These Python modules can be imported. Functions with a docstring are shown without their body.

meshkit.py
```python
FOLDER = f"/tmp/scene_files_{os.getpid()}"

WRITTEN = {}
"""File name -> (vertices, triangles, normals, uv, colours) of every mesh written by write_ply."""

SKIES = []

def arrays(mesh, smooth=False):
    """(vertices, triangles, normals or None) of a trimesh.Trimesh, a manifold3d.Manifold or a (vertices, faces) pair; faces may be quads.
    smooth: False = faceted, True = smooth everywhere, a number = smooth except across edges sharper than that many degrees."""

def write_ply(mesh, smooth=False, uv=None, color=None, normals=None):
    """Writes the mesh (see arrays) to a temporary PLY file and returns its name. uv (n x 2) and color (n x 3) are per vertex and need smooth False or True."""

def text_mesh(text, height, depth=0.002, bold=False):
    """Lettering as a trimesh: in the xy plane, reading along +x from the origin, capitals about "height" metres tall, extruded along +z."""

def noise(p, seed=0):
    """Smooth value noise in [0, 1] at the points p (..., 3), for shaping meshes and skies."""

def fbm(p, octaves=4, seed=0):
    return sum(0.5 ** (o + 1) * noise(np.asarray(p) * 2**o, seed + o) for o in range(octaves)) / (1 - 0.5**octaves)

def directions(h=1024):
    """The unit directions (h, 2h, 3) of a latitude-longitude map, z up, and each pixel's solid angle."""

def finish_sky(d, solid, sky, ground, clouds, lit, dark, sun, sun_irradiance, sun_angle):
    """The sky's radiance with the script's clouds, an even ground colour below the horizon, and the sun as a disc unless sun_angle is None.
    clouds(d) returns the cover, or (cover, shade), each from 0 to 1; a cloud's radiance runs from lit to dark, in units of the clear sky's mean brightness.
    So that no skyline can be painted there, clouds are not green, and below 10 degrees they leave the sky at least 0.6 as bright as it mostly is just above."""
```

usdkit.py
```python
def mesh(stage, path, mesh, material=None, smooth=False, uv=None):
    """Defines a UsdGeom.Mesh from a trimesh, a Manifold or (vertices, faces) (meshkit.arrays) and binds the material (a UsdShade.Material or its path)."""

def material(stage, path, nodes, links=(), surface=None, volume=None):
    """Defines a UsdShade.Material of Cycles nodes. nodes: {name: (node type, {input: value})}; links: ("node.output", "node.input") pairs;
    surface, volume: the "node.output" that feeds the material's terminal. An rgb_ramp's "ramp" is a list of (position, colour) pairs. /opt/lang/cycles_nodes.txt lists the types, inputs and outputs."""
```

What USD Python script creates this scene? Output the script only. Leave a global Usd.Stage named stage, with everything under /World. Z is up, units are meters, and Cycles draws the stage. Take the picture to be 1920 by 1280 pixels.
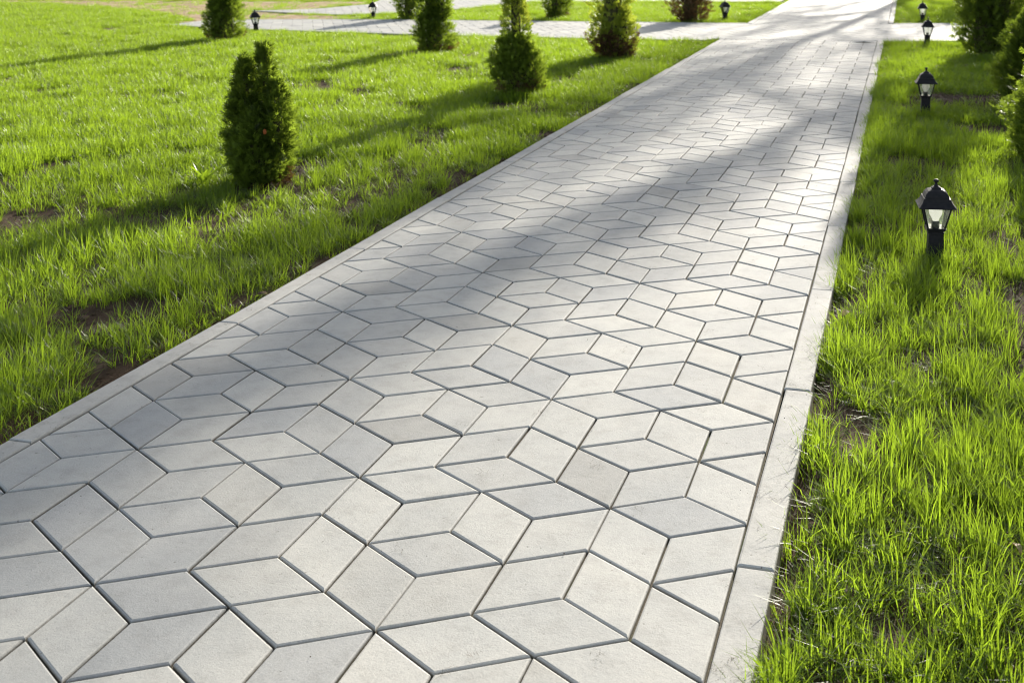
import math
import numpy as np
import trimesh
import shapely
from shapely.geometry import Polygon, Point, LineString
from shapely import affinity
from pxr import Usd, UsdGeom, UsdLux, UsdShade, Gf, Sdf, Vt
import usdkit
import meshkit

# ---------------------------------------------------------------- camera, sky, sun, exposure
stage = Usd.Stage.CreateInMemory()
UsdGeom.SetStageUpAxis(stage, "Z")
UsdGeom.SetStageMetersPerUnit(stage, 1.0)
UsdGeom.Xform.Define(stage, "/World")
stage.SetDefaultPrim(stage.GetPrimAtPath("/World"))
UsdGeom.Scope.Define(stage, "/World/Looks")

EXPOSURE = 1.17
SUN_AZ, SUN_EL = math.radians(7.5), math.radians(21.5)
SKY_STRENGTH, SUN_INTENSITY = 0.098, 1.25
CAM = np.array([1.0456, -1.9852, 1.4231])
PITCH, ROLL, HEAD = 0.1, -0.013047, -0.265953
FOCAL_PX, PPX, PPY = 2093.82, 1128.49, 94.44

fw = np.array([math.sin(HEAD) * math.cos(PITCH), math.cos(HEAD) * math.cos(PITCH), -math.sin(PITCH)])
r0 = np.array([math.cos(HEAD), -math.sin(HEAD), 0.0])
u0 = np.cross(r0, fw)
rt = r0 * math.cos(ROLL) + u0 * math.sin(ROLL)
up = -r0 * math.sin(ROLL) + u0 * math.cos(ROLL)

camera = UsdGeom.Camera.Define(stage, "/World/camera")
camera.CreateHorizontalApertureAttr(36.0)
camera.CreateVerticalApertureAttr(36.0 * 682 / 1024)
camera.CreateFocalLengthAttr(FOCAL_PX / 1920 * 36.0)
camera.CreateHorizontalApertureOffsetAttr((960 - PPX) / 1920 * 36.0)
camera.CreateVerticalApertureOffsetAttr((PPY - 640) / 1920 * 36.0)
camera.CreateClippingRangeAttr(Gf.Vec2f(0.05, 3000))
camera.CreateFStopAttr(6.0)
camera.CreateFocusDistanceAttr(3.4)
camera.CreateExposureAttr(EXPOSURE)
camera.AddTransformOp().Set(Gf.Matrix4d(*rt, 0, *up, 0, *(-fw), 0, *CAM, 1))

sun_dir = np.array([math.sin(SUN_AZ) * math.cos(SUN_EL), math.cos(SUN_AZ) * math.cos(SUN_EL), math.sin(SUN_EL)])
sun = UsdLux.DistantLight.Define(stage, "/World/sun")
sun.CreateIntensityAttr(SUN_INTENSITY)
sun.CreateNormalizeAttr(True)
sun.CreateAngleAttr(0.53)
sun.CreateColorAttr(Gf.Vec3f(1.0, 0.925, 0.81))
sz = sun_dir
sx = np.cross([0, 0, 1.0], sz); sx /= np.linalg.norm(sx)
sy = np.cross(sz, sx)
sun.AddTransformOp().Set(Gf.Matrix4d(*sx, 0, *sy, 0, *sz, 0, 0, 0, 50, 1))

sky = UsdLux.DomeLight.Define(stage, "/World/sky")
sky_mat = usdkit.material(stage, "/World/Looks/sky_look", {
    "sky": ("sky_texture", {"sky_type": "single_scattering", "sun_disc": False, "sun_elevation": SUN_EL,
                            "sun_rotation": SUN_AZ, "aerosol_density": 1.6, "air_density": 1.0}),
    "hs": ("hsv", {"saturation": 0.62}),
    "bg": ("background_shader", {"strength": SKY_STRENGTH})}, [("sky.color", "hs.color"), ("hs.color", "bg.color")], surface="bg.background")
UsdShade.MaterialBindingAPI.Apply(sky.GetPrim()).Bind(sky_mat)
sky.GetPrim().SetCustomDataByKey("kind", "structure")

# ---------------------------------------------------------------- helpers
_names = {}
_root = "/World"


def numbered(parent, name):
    k = (parent, name)
    n = _names.get(k, 0)
    _names[k] = n + 1
    return name if n == 0 else f"{name}_{n:03d}"


def tag(prim, label=None, cat=None, group=None, kind=None):
    for key, val in (("label", label), ("category", cat), ("group", group), ("kind", kind)):
        if val:
            prim.SetCustomDataByKey(key, val)
    return prim


def thing(name, loc=(0, 0, 0), rotz=0.0, scale=None, **kw):
    x = UsdGeom.Xform.Define(stage, f"{_root}/{numbered(_root, name)}")
    x.AddTranslateOp().Set(Gf.Vec3d(*map(float, loc)))
    if rotz:
        x.AddRotateZOp().Set(float(rotz))
    if scale:
        x.AddScaleOp().Set(Gf.Vec3f(*map(float, scale)))
    return tag(x.GetPrim(), **kw)


def part(parent, name, mesh, mat, smooth=False):
    base = str(parent.GetPath()) if parent is not None else _root
    m = usdkit.mesh(stage, f"{base}/{numbered(base, name)}", mesh, mat, smooth=smooth)
    return m.GetPrim()


def cat(meshes):
    return trimesh.util.concatenate(meshes)


def project(P):
    P = np.atleast_2d(P)
    d = P - CAM
    z = d @ fw
    z = np.where(z < 0.05, 0.05, z)
    return np.c_[PPX + FOCAL_PX * (d @ rt) / z, PPY - FOCAL_PX * (d @ up) / z], d @ fw


# ---------------------------------------------------------------- materials
def mat(name, nodes, links, surface):
    return usdkit.material(stage, f"/World/Looks/{name}", nodes, links, surface=surface)


def stone_material(name, base, tint=0.10, stain=0.55):
    b = np.array(base) * 0.95
    return mat(name, {
        "g": ("geometry", {}),
        "xyz": ("separate_xyz", {}),
        "big": ("noise_texture", {"scale": 2.4, "detail": 5.0, "roughness": 0.62}),
        "mid": ("noise_texture", {"scale": 13.0, "detail": 6.0, "roughness": 0.70}),
        "fine": ("noise_texture", {"scale": 210.0, "detail": 4.0, "roughness": 0.75}),
        "pit": ("noise_texture", {"scale": 62.0, "detail": 3.0, "roughness": 0.65}),
        "edge": ("noise_texture", {"scale": 55.0, "detail": 4.0, "roughness": 0.7}),
        "r1": ("rgb_ramp", {"ramp": [(0.30, tuple(b * (1 - tint) * np.array([0.985, 1.0, 1.015]))), (0.72, tuple(b * (1 + tint) * np.array([1.02, 1.0, 0.97])))]}),
        "r2": ("rgb_ramp", {"ramp": [(0.25, (0.80, 0.80, 0.80)), (0.5, (1, 1, 1)), (0.8, (1.10, 1.10, 1.10))]}),
        "r3": ("rgb_ramp", {"ramp": [(0.25, (0.33, 0.31, 0.29)), (0.325, (1, 1, 1))]}),
        "r4": ("rgb_ramp", {"ramp": [(0.28, (1 - 0.28 * stain, 1 - 0.29 * stain, 1 - 0.31 * stain)), (0.5, (1, 1, 1)), (0.75, (1.08, 1.075, 1.07))]}),
        "m1": ("mix_color", {"blend_type": "multiply", "fac": 1.0, "use_clamp": False}),
        "m2": ("mix_color", {"blend_type": "multiply", "fac": 1.0, "use_clamp": False}),
        "m3": ("mix_color", {"blend_type": "multiply", "fac": 1.0, "use_clamp": False}),
        "low": ("map_range", {"from_min": -0.0022, "from_max": -0.0066, "to_min": 0.0, "to_max": 0.72}),
        "er": ("map_range", {"from_min": 0.30, "from_max": 0.62, "to_min": 0.45, "to_max": 1.15}),
        "dm": ("math", {"math_type": "multiply", "use_clamp": True}),
        "m4": ("mix_color", {"blend_type": "mix", "b": (0.125, 0.113, 0.088)}),
        "hs": ("math", {"math_type": "add"}),
        "bp": ("bump", {"strength": 0.4, "distance": 0.0018}),
        "p": ("principled_bsdf", {"roughness": 0.76, "specular_ior_level": 0.24}),
    }, [("g.position", "big.vector"), ("g.position", "mid.vector"), ("g.position", "fine.vector"), ("g.position", "pit.vector"), ("g.position", "edge.vector"), ("g.position", "xyz.vector"),
        ("big.fac", "r1.fac"), ("fine.fac", "r2.fac"), ("pit.fac", "r3.fac"), ("mid.fac", "r4.fac"),
        ("r1.color", "m1.a"), ("r2.color", "m1.b"), ("m1.result", "m2.a"), ("r3.color", "m2.b"), ("m2.result", "m3.a"), ("r4.color", "m3.b"),
        ("xyz.z", "low.value"), ("edge.fac", "er.value"), ("low.result", "dm.value1"), ("er.result", "dm.value2"), ("dm.value", "m4.fac"), ("m3.result", "m4.a"),
        ("m4.result", "p.base_color"), ("fine.fac", "hs.value1"), ("pit.fac", "hs.value2"), ("hs.value", "bp.height"), ("bp.normal", "p.normal")], "p.BSDF")


STONES = [stone_material("concrete_pale", (0.372, 0.371, 0.347)), stone_material("concrete_light", (0.346, 0.347, 0.327)),
          stone_material("concrete_grey", (0.322, 0.324, 0.309)), stone_material("concrete_blue_grey", (0.293, 0.299, 0.293)),
          stone_material("concrete_warm", (0.337, 0.335, 0.312)), stone_material("concrete_dark", (0.275, 0.275, 0.260), 0.14)]
STONE_P = [0.23, 0.29, 0.25, 0.14, 0.065, 0.025]
CURB = stone_material("curb_concrete", (0.325, 0.325, 0.308), 0.16, 0.8)

SAND = mat("joint_sand", {
    "g": ("geometry", {}), "n": ("noise_texture", {"scale": 3.0, "detail": 3.0}), "f": ("noise_texture", {"scale": 260.0, "detail": 3.0}),
    "r": ("rgb_ramp", {"ramp": [(0.38, (0.105, 0.088, 0.068)), (0.55, (0.085, 0.080, 0.052)), (0.66, (0.055, 0.078, 0.022))]}),
    "b": ("bump", {"strength": 0.8, "distance": 0.003}), "p": ("principled_bsdf", {"roughness": 0.95, "specular_ior_level": 0.2})},
    [("g.position", "n.vector"), ("g.position", "f.vector"), ("n.fac", "r.fac"), ("r.color", "p.base_color"), ("f.fac", "b.height"), ("b.normal", "p.normal")], "p.BSDF")

SOIL = mat("soil", {
    "g": ("geometry", {}), "n": ("noise_texture", {"scale": 5.0, "detail": 6.0, "roughness": 0.65}), "f": ("noise_texture", {"scale": 120.0, "detail": 4.0, "roughness": 0.7}),
    "r": ("rgb_ramp", {"ramp": [(0.3, (0.055, 0.036, 0.023)), (0.55, (0.105, 0.072, 0.047)), (0.75, (0.17, 0.125, 0.082))]}),
    "b": ("bump", {"strength": 1.0, "distance": 0.012}), "p": ("principled_bsdf", {"roughness": 0.95, "specular_ior_level": 0.15})},
    [("g.position", "n.vector"), ("g.position", "f.vector"), ("n.fac", "r.fac"), ("r.color", "p.base_color"), ("f.fac", "b.height"), ("b.normal", "p.normal")], "p.BSDF")

DIRT = mat("dry_dirt", {
    "g": ("geometry", {}), "n": ("noise_texture", {"scale": 3.0, "detail": 6.0, "roughness": 0.7}), "f": ("noise_texture", {"scale": 60.0, "detail": 4.0, "roughness": 0.7}),
    "r": ("rgb_ramp", {"ramp": [(0.32, (0.17, 0.11, 0.065)), (0.55, (0.37, 0.27, 0.17)), (0.75, (0.50, 0.40, 0.27))]}),
    "b": ("bump", {"strength": 1.0, "distance": 0.02}), "p": ("principled_bsdf", {"roughness": 0.95, "specular_ior_level": 0.15})},
    [("g.position", "n.vector"), ("g.position", "f.vector"), ("n.fac", "r.fac"), ("r.color", "p.base_color"), ("f.fac", "b.height"), ("b.normal", "p.normal")], "p.BSDF")


def leaf_material(name, stops, trans_gain=2.2, tr_tint=(1.0, 1.0, 0.6), trans=0.42, rough=0.38, spec=0.5):
    tr = [(p, tuple(np.minimum(0.85, np.array(c) * trans_gain * np.array(tr_tint)))) for p, c in stops]
    return mat(name, {
        "g": ("geometry", {}),
        "r": ("rgb_ramp", {"ramp": stops}), "t": ("rgb_ramp", {"ramp": tr}),
        "p": ("principled_bsdf", {"roughness": rough, "specular_ior_level": spec}),
        "tb": ("translucent_bsdf", {}), "m": ("mix_closure", {"fac": trans})},
        [("g.random_per_island", "r.fac"), ("g.random_per_island", "t.fac"), ("r.color", "p.base_color"), ("t.color", "tb.color"),
         ("p.BSDF", "m.closure1"), ("tb.BSDF", "m.closure2")], "m.closure")


GRASS = leaf_material("grass_blade", [(0.0, (0.030, 0.058, 0.009)), (0.18, (0.068, 0.108, 0.011)), (0.5, (0.118, 0.155, 0.014)), (0.85, (0.168, 0.190, 0.018)), (0.96, (0.19, 0.20, 0.028)), (0.98, (0.30, 0.25, 0.12)), (1.0, (0.36, 0.30, 0.17))],
                      trans_gain=6.5, tr_tint=(1.30, 1.0, 0.32), trans=0.63, rough=0.40, spec=0.6)
STRAW = leaf_material("dry_straw", [(0.0, (0.06, 0.042, 0.025)), (0.6, (0.12, 0.088, 0.053)), (1.0, (0.19, 0.15, 0.095))], 1.2, (1, 1, 0.9), 0.2, 0.9, 0.05)
THUJA_DARK = leaf_material("thuja_dark", [(0.0, (0.060, 0.092, 0.018)), (0.55, (0.130, 0.175, 0.032)), (1.0, (0.26, 0.28, 0.055))], 3.4, (1.10, 1.0, 0.45), 0.58, 0.42, 0.4)
THUJA_MID = leaf_material("thuja_mid", [(0.0, (0.085, 0.125, 0.022)), (0.6, (0.16, 0.205, 0.035)), (1.0, (0.28, 0.29, 0.055))], 3.2, (1.08, 1.0, 0.5), 0.55, 0.42, 0.4)
THUJA_GOLD = leaf_material("thuja_golden", [(0.0, (0.17, 0.21, 0.04)), (0.6, (0.29, 0.31, 0.07)), (1.0, (0.42, 0.36, 0.11))], 2.4, (1.05, 1.0, 0.5), 0.58, 0.42, 0.4)
THUJA_BROWN = leaf_material("thuja_browned", [(0.0, (0.11, 0.066, 0.032)), (0.6, (0.20, 0.125, 0.058)), (1.0, (0.30, 0.20, 0.10))], 1.8, (1.05, 0.95, 0.6), 0.25, 0.6, 0.3)
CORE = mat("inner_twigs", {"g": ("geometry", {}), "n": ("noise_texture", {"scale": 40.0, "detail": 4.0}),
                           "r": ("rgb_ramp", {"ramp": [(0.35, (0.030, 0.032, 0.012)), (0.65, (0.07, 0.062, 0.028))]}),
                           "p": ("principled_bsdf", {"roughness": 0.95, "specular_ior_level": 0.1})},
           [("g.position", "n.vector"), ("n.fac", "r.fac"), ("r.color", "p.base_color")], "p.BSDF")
BARK = mat("bark", {"g": ("geometry", {}), "n": ("noise_texture", {"scale": 30.0, "detail": 5.0}),
                    "r": ("rgb_ramp", {"ramp": [(0.3, (0.06, 0.042, 0.03)), (0.7, (0.16, 0.12, 0.085))]}), "b": ("bump", {"strength": 0.8, "distance": 0.01}),
                    "p": ("principled_bsdf", {"roughness": 0.9})},
           [("g.position", "n.vector"), ("n.fac", "r.fac"), ("r.color", "p.base_color"), ("n.fac", "b.height"), ("b.normal", "p.normal")], "p.BSDF")
METAL = mat("black_painted_metal", {"g": ("geometry", {}), "n": ("noise_texture", {"scale": 60.0, "detail": 4.0}),
                                    "r": ("rgb_ramp", {"ramp": [(0.3, (0.008, 0.008, 0.009)), (0.7, (0.018, 0.016, 0.016))]}),
                                    "rr": ("map_range", {"from_min": 0.3, "from_max": 0.7, "to_min": 0.45, "to_max": 0.62}),
                                    "p": ("principled_bsdf", {"specular_ior_level": 0.15})},
            [("g.position", "n.vector"), ("n.fac", "r.fac"), ("r.color", "p.base_color"), ("n.fac", "rr.value"), ("rr.result", "p.roughness")], "p.BSDF")
PANE = mat("rippled_glass", {"g": ("geometry", {}), "n": ("noise_texture", {"scale": 160.0, "detail": 1.0}), "b": ("bump", {"strength": 0.3, "distance": 0.0015}),
                             "f": ("fresnel", {"IOR": 1.5}), "t": ("transparent_bsdf", {"color": (0.93, 0.945, 0.93)}),
                             "s": ("glossy_bsdf", {"color": (1, 1, 1), "roughness": 0.08}), "d": ("translucent_bsdf", {"color": (0.75, 0.78, 0.74)}),
                             "md": ("mix_closure", {"fac": 0.04}), "m": ("mix_closure", {})},
           [("g.position", "n.vector"), ("n.fac", "b.height"), ("b.normal", "s.normal"), ("b.normal", "f.normal"), ("t.BSDF", "md.closure1"), ("d.BSDF", "md.closure2"),
            ("md.closure", "m.closure1"), ("s.BSDF", "m.closure2"), ("f.fac", "m.fac")], "m.closure")
BULB = mat("white_bulb", {"p": ("principled_bsdf", {"base_color": (0.93, 0.93, 0.91), "roughness": 0.35, "subsurface_weight": 1.0, "subsurface_scale": 0.06, "subsurface_radius": (1.0, 1.0, 1.0)})}, [], "p.BSDF")
SOCKET = mat("dark_socket", {"p": ("principled_bsdf", {"base_color": (0.015, 0.013, 0.012), "roughness": 0.5})}, [], "p.BSDF")
TAN_LEAF = leaf_material("fallen_leaf_look", [(0.0, (0.36, 0.26, 0.14)), (1.0, (0.46, 0.34, 0.19))], 1.0, (1, 1, 0.9), 0.2, 0.6, 0.3)
ORANGE_LEAF = leaf_material("orange_leaf_look", [(0.0, (0.42, 0.12, 0.03)), (1.0, (0.48, 0.15, 0.04))], 1.0, (1, 1, 0.9), 0.3, 0.6, 0.3)

# ---------------------------------------------------------------- paving: a lozenge lattice along the path
S = 0.2
RX, LX = 0.692, -1.360            # inner edges of the curbs
RO, LO = 0.782, -1.440            # outer edges
END_Y = 13.42
CW = S * math.sqrt(3) / 2


def wide(k, b, edge=True):
    """Whether the lattice edge from (k, b) to (k, b + 1) is covered by a crosswise lozenge."""
    if k == 4 and edge:
        return b % 3 == 2
    if k % 2:
        return (b - (5 - k) // 2) % 3 == 0
    return (b - 1 - k) % 6 in (0, 2)


def lat(a, b):
    return (CW * a, S * (b + 0.5 * a))


def lozenges(k0, k1, b0, b1, edge=True):
    """Stones of the strips k0..k1 as lattice polygons; half stones at the outer lines."""
    out = []
    for k in range(k0, k1 + 1):
        for b in range(b0, b1):
            if wide(k, b, edge):
                if k == k0:
                    out.append([(k, b), (k + 1, b), (k, b + 1)])
                elif k == k1:
                    out.append([(k, b), (k, b + 1), (k - 1, b + 1)])
                else:
                    out.append([(k, b), (k + 1, b), (k, b + 1), (k - 1, b + 1)])
    for a in range(k0, k1):
        tri = []
        for b in range(b0, b1):
            if not wide(a, b, edge):
                tri.append(("L", b))
            if not wide(a + 1, b, edge):
                tri.append(("R", b))
        # drop a leading triangle that belongs to a stone below the range
        i = 0
        while i < len(tri) - 1:
            (t, b), (t2, b2) = tri[i], tri[i + 1]
            if t == "L" and t2 == "R" and b2 == b:
                out.append([(a, b), (a + 1, b), (a + 1, b + 1), (a, b + 1)])
                i += 2
            elif t == "R" and t2 == "L" and b2 == b + 1:
                out.append([(a + 1, b), (a + 1, b + 1), (a, b + 2), (a, b + 1)])
                i += 2
            else:
                i += 1
    return out


def stone_mesh(poly, rng, depth=0.05, joint=0.0023, bevel=0.0050, z0=0.0, detailed=True):
    """A paver: bevelled prism on the polygon, a little off level and off true."""
    if poly.geom_type != "Polygon" or poly.area < 4e-4:
        return None
    j = joint * rng.uniform(0.7, 1.5)
    outer = poly.buffer(-j, join_style="mitre")
    if outer.is_empty or outer.geom_type != "Polygon":
        return None
    bv = bevel * rng.uniform(0.8, 1.25)
    inner = outer.buffer(-bv, join_style="mitre")
    if inner.is_empty or inner.geom_type != "Polygon" or len(inner.exterior.coords) != len(outer.exterior.coords):
        bv = 0.0012
        inner = outer.buffer(-bv, join_style="mitre")
        if inner.is_empty or inner.geom_type != "Polygon" or len(inner.exterior.coords) != len(outer.exterior.coords):
            return None
    o = np.array(shapely.geometry.polygon.orient(outer).exterior.coords)[:-1]
    i = np.array(shapely.geometry.polygon.orient(inner).exterior.coords)[:-1]
    i = np.array([i[np.argmin(((i - q) ** 2).sum(1))] for q in o])
    c = o.mean(0)
    ang = rng.normal(0, 0.0035)
    R = np.array([[math.cos(ang), -math.sin(ang)], [math.sin(ang), math.cos(ang)]])
    sh = rng.normal(0, 0.0006, 2)
    o = (o - c) @ R.T + c + sh
    i = (i - c) @ R.T + c + sh
    tilt = rng.normal(0, 0.0032, 2)
    dz = z0 + rng.normal(0, 0.0005)
    n = len(o)
    zt = lambda p: dz + (p - c) @ tilt
    mid = o * 0.72 + i * 0.28
    V = np.vstack([np.c_[i, zt(i)], np.c_[mid, zt(mid) - bv * 0.30], np.c_[o, zt(o) - bv * 0.95], np.c_[o, np.full(n, z0 - depth)]])
    F = [(0, q, q + 1) for q in range(1, n - 1)]
    for ring in range(3):
        for q in range(n):
            a, b = ring * n + q, ring * n + (q + 1) % n
            F += [(a, a + n, b + n), (a, b + n, b)]
    return trimesh.Trimesh(V, np.array(F), process=False)


rng = np.random.default_rng(11)
path = tag(UsdGeom.Xform.Define(stage, "/World/path").GetPrim(), kind="structure")
clip = shapely.geometry.box(LX + 0.001, -2.5, RX - 0.001, END_Y - 0.004)
polys = []
for q in lozenges(-8, 4, -30, 90):
    P = Polygon([lat(*x) for x in q]).intersection(clip)
    if P.is_empty or P.geom_type != "Polygon" or P.area < 0.0012:
        continue
    polys.append(P)


def seen(P):
    c = P.centroid
    (uv,), z = project([[c.x, c.y, 0.0]])
    return -60 < uv[0] < 1980 and -20 < uv[1] < 1340 and z[0] > 0.2


def dist(P):
    return math.hypot(P.centroid.x - CAM[0], P.centroid.y - CAM[1])


# stones whose own tone stands out in the photograph (0 pale .. 3 blue grey, 4 warm, 5 dark)
TONES = {(1115, 888): 5, (300, 714): 5, (690, 1100): 4, (665, 837): 3, (740, 845): 3, (1260, 835): 0, (975, 640): 4, (985, 870): 0, (880, 880): 0, (1060, 375): 4, (975, 385): 4, (190, 1025): 3, (60, 1085): 3,
         (280, 1110): 3, (850, 980): 0, (750, 955): 0, (1190, 985): 1, (660, 1145): 2, (590, 1150): 1, (180, 1150): 2, (360, 1140): 1, (1400, 780): 2, (1290, 1160): 3, (660, 640): 3, (740, 620): 2, (560, 870): 2}
polys.sort(key=lambda P: (not seen(P), dist(P)))
vis = [P for P in polys if seen(P)]
rest = [[] for _ in STONES]
count = 0
for P in polys:
    m = stone_mesh(P, rng)
    k = int(rng.choice(len(STONES), p=STONE_P))
    if m is None:
        continue
    (c2,), _ = project([[P.centroid.x, P.centroid.y, 0.0]])
    for (tx, ty), tk in TONES.items():
        if math.hypot(c2[0] - tx, (c2[1] - ty) * 1.6) < 30:
            k = tk
    if seen(P) and count < 299:
        part(path, "paving_stone", m, STONES[k])
        count += 1
    else:
        rest[k].append(m)
for k, ms in enumerate(rest):
    if ms:
        tag(part(path, "paving_stones_beyond", cat(ms), STONES[k]), kind="stuff")


def sheet(poly, z, name, material, parent=None, kind=None):
    v, f = trimesh.creation.triangulate_polygon(poly, engine="earcut")
    f = np.array(f)
    v = np.c_[v, np.full(len(v), z)]
    nrm = np.cross(v[f[:, 1]] - v[f[:, 0]], v[f[:, 2]] - v[f[:, 0]])[:, 2]
    f[nrm < 0] = f[nrm < 0][:, ::-1]
    p = part(parent, name, trimesh.Trimesh(v, f, process=False), material)
    return tag(p, kind=kind) if kind else p


sheet(shapely.geometry.box(LX, -2.5, RX, END_Y), -0.0125, "joint_sand", SAND, path)


def box_stone(x0, x1, y0, y1, top, depth, bev, rng, quad=None):
    """A curb stone with bevelled top edges."""
    P = Polygon(quad) if quad is not None else shapely.geometry.box(x0, y0, x1, y1)
    return stone_mesh(P, rng, depth=depth, joint=0.0022, bevel=bev, z0=top)


for (xa, xb, first) in ((RX, RO, 0.41), (LO, LX, 0.555)):
    y = first - 1.03 * 3
    while y < END_Y - 0.02:
        y1 = min(y + 1.03, END_Y)
        off = rng.normal(0, 0.0012)
        m = box_stone(xa + (off if xa < 0 else 0), xb + (off if xa > 0 else 0), y, y1, 0.003 + rng.normal(0, 0.0008), 0.13, 0.005, rng)
        if m is not None:
            part(path, "curb_stone", m, CURB)
        y = y1

# cross path, the stretch of the main path beyond it and the paving at the back
near = [(9.0, 14.35), (4.0, 13.75), (0.80, 13.42), (-1.46, 13.42), (-1.60, 13.20), (-3.4, 13.33), (-5.6, 13.55), (-7.4, 13.86), (-8.9, 14.15), (-10.4, 14.55), (-11.6, 15.0)]
far = [(-11.6, 16.1), (-10.2, 16.45), (-9.0, 16.55), (-6.65, 16.50), (-4.0, 16.42), (-1.46, 16.30)]
beyond = [(-1.43, 22.2), (-1.40, 27.0), (0.88, 27.0), (0.87, 16.46), (4.0, 16.95), (9.0, 17.6)]
cross_poly = Polygon(near + far + beyond)
back_poly = Polygon([(-12.4, 18.7), (-11.05, 18.15), (-9.7, 17.7), (-9.0, 17.9), (-8.6, 18.4), (-8.0, 18.95), (-7.6, 20.4), (-7.2, 22.25), (-1.50, 22.35), (-1.50, 26.0), (-12.6, 26.0), (-11.3, 22.6), (-10.75, 21.1), (-11.2, 19.4)])


def paved_region(name, poly, origin, quarter):
    root = tag(UsdGeom.Xform.Define(stage, f"/World/{name}").GetPrim(), kind="structure")
    ms = [[] for _ in STONES]
    inner = poly.buffer(-0.085, join_style="mitre")
    x0, y0, x1, y1 = inner.bounds
    span = max(x1 - x0, y1 - y0)
    n = int(span / CW) + 6
    cx, cy = (x0 + x1) / 2, (y0 + y1) / 2
    for q in lozenges(-n // 2, n // 2, -n, n, False):
        pts = np.array([lat(*x) for x in q])
        if quarter:
            pts = np.c_[-pts[:, 1], pts[:, 0]]
        pts = pts + origin
        c = pts.mean(0)
        if not (x0 - 0.3 < c[0] < x1 + 0.3 and y0 - 0.3 < c[1] < y1 + 0.3):
            continue
        P = Polygon(pts).intersection(inner)
        if P.is_empty or P.geom_type != "Polygon" or P.area < 0.0008:
            continue
        m = stone_mesh(P, rng)
        if m is not None:
            ms[int(rng.choice(len(STONES), p=STONE_P))].append(m)
    for k, l in enumerate(ms):
        if l:
            tag(part(root, "paving_stones", cat(l), STONES[k]), kind="stuff")
    sheet(inner, -0.0125, "joint_sand", SAND, root)
    return root


cross = paved_region("cross_path", cross_poly, np.array([-2.0, 18.0]), True)
for line in (near[:3], near[4:], far, [(-1.46, 16.30), (-1.43, 22.2), (-1.40, 27.0)][::1], [(0.88, 27.0), (0.87, 16.46)], [(0.87, 16.46), (4.0, 16.95), (9.0, 17.6)], near[2:4]):
    L = LineString(line)
    nseg = max(1, round(L.length / 1.03))
    for k in range(nseg):
        a, b = np.array(L.interpolate(k / nseg, True).coords[0]), np.array(L.interpolate((k + 1) / nseg, True).coords[0])
        d = (b - a) / np.linalg.norm(b - a)
        nrm = np.array([d[1], -d[0]])
        c = Point((a + b) / 2 - nrm * 0.04)
        if not cross_poly.contains(c):
            nrm = -nrm
        quad = [a + d * 0.002, b - d * 0.002, b - d * 0.002 - nrm * 0.08, a + d * 0.002 - nrm * 0.08]
        m = stone_mesh(Polygon(quad), rng, depth=0.13, joint=0.001, bevel=0.004, z0=0.003)
        if m is not None:
            part(cross, "curb_stone", m, CURB)
backp = paved_region("back_path", back_poly, np.array([-9.0, 21.0]), True)

# ---------------------------------------------------------------- the ground, dirt
paved = shapely.unary_union([shapely.geometry.box(LO, -2.6, RO, END_Y), cross_poly, back_poly])
shapely.prepare(paved)


def axis(lo, hi, step, far):
    a = list(np.arange(lo, hi + 1e-6, step))
    d, x = step * 1.6, lo
    left = []
    while x > -far:
        x -= d; d *= 1.5; left.append(x)
    d, x = step * 1.6, hi
    right = []
    while x < far:
        x += d; d *= 1.5; right.append(x)
    return np.array(left[::-1] + a + right)


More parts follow.
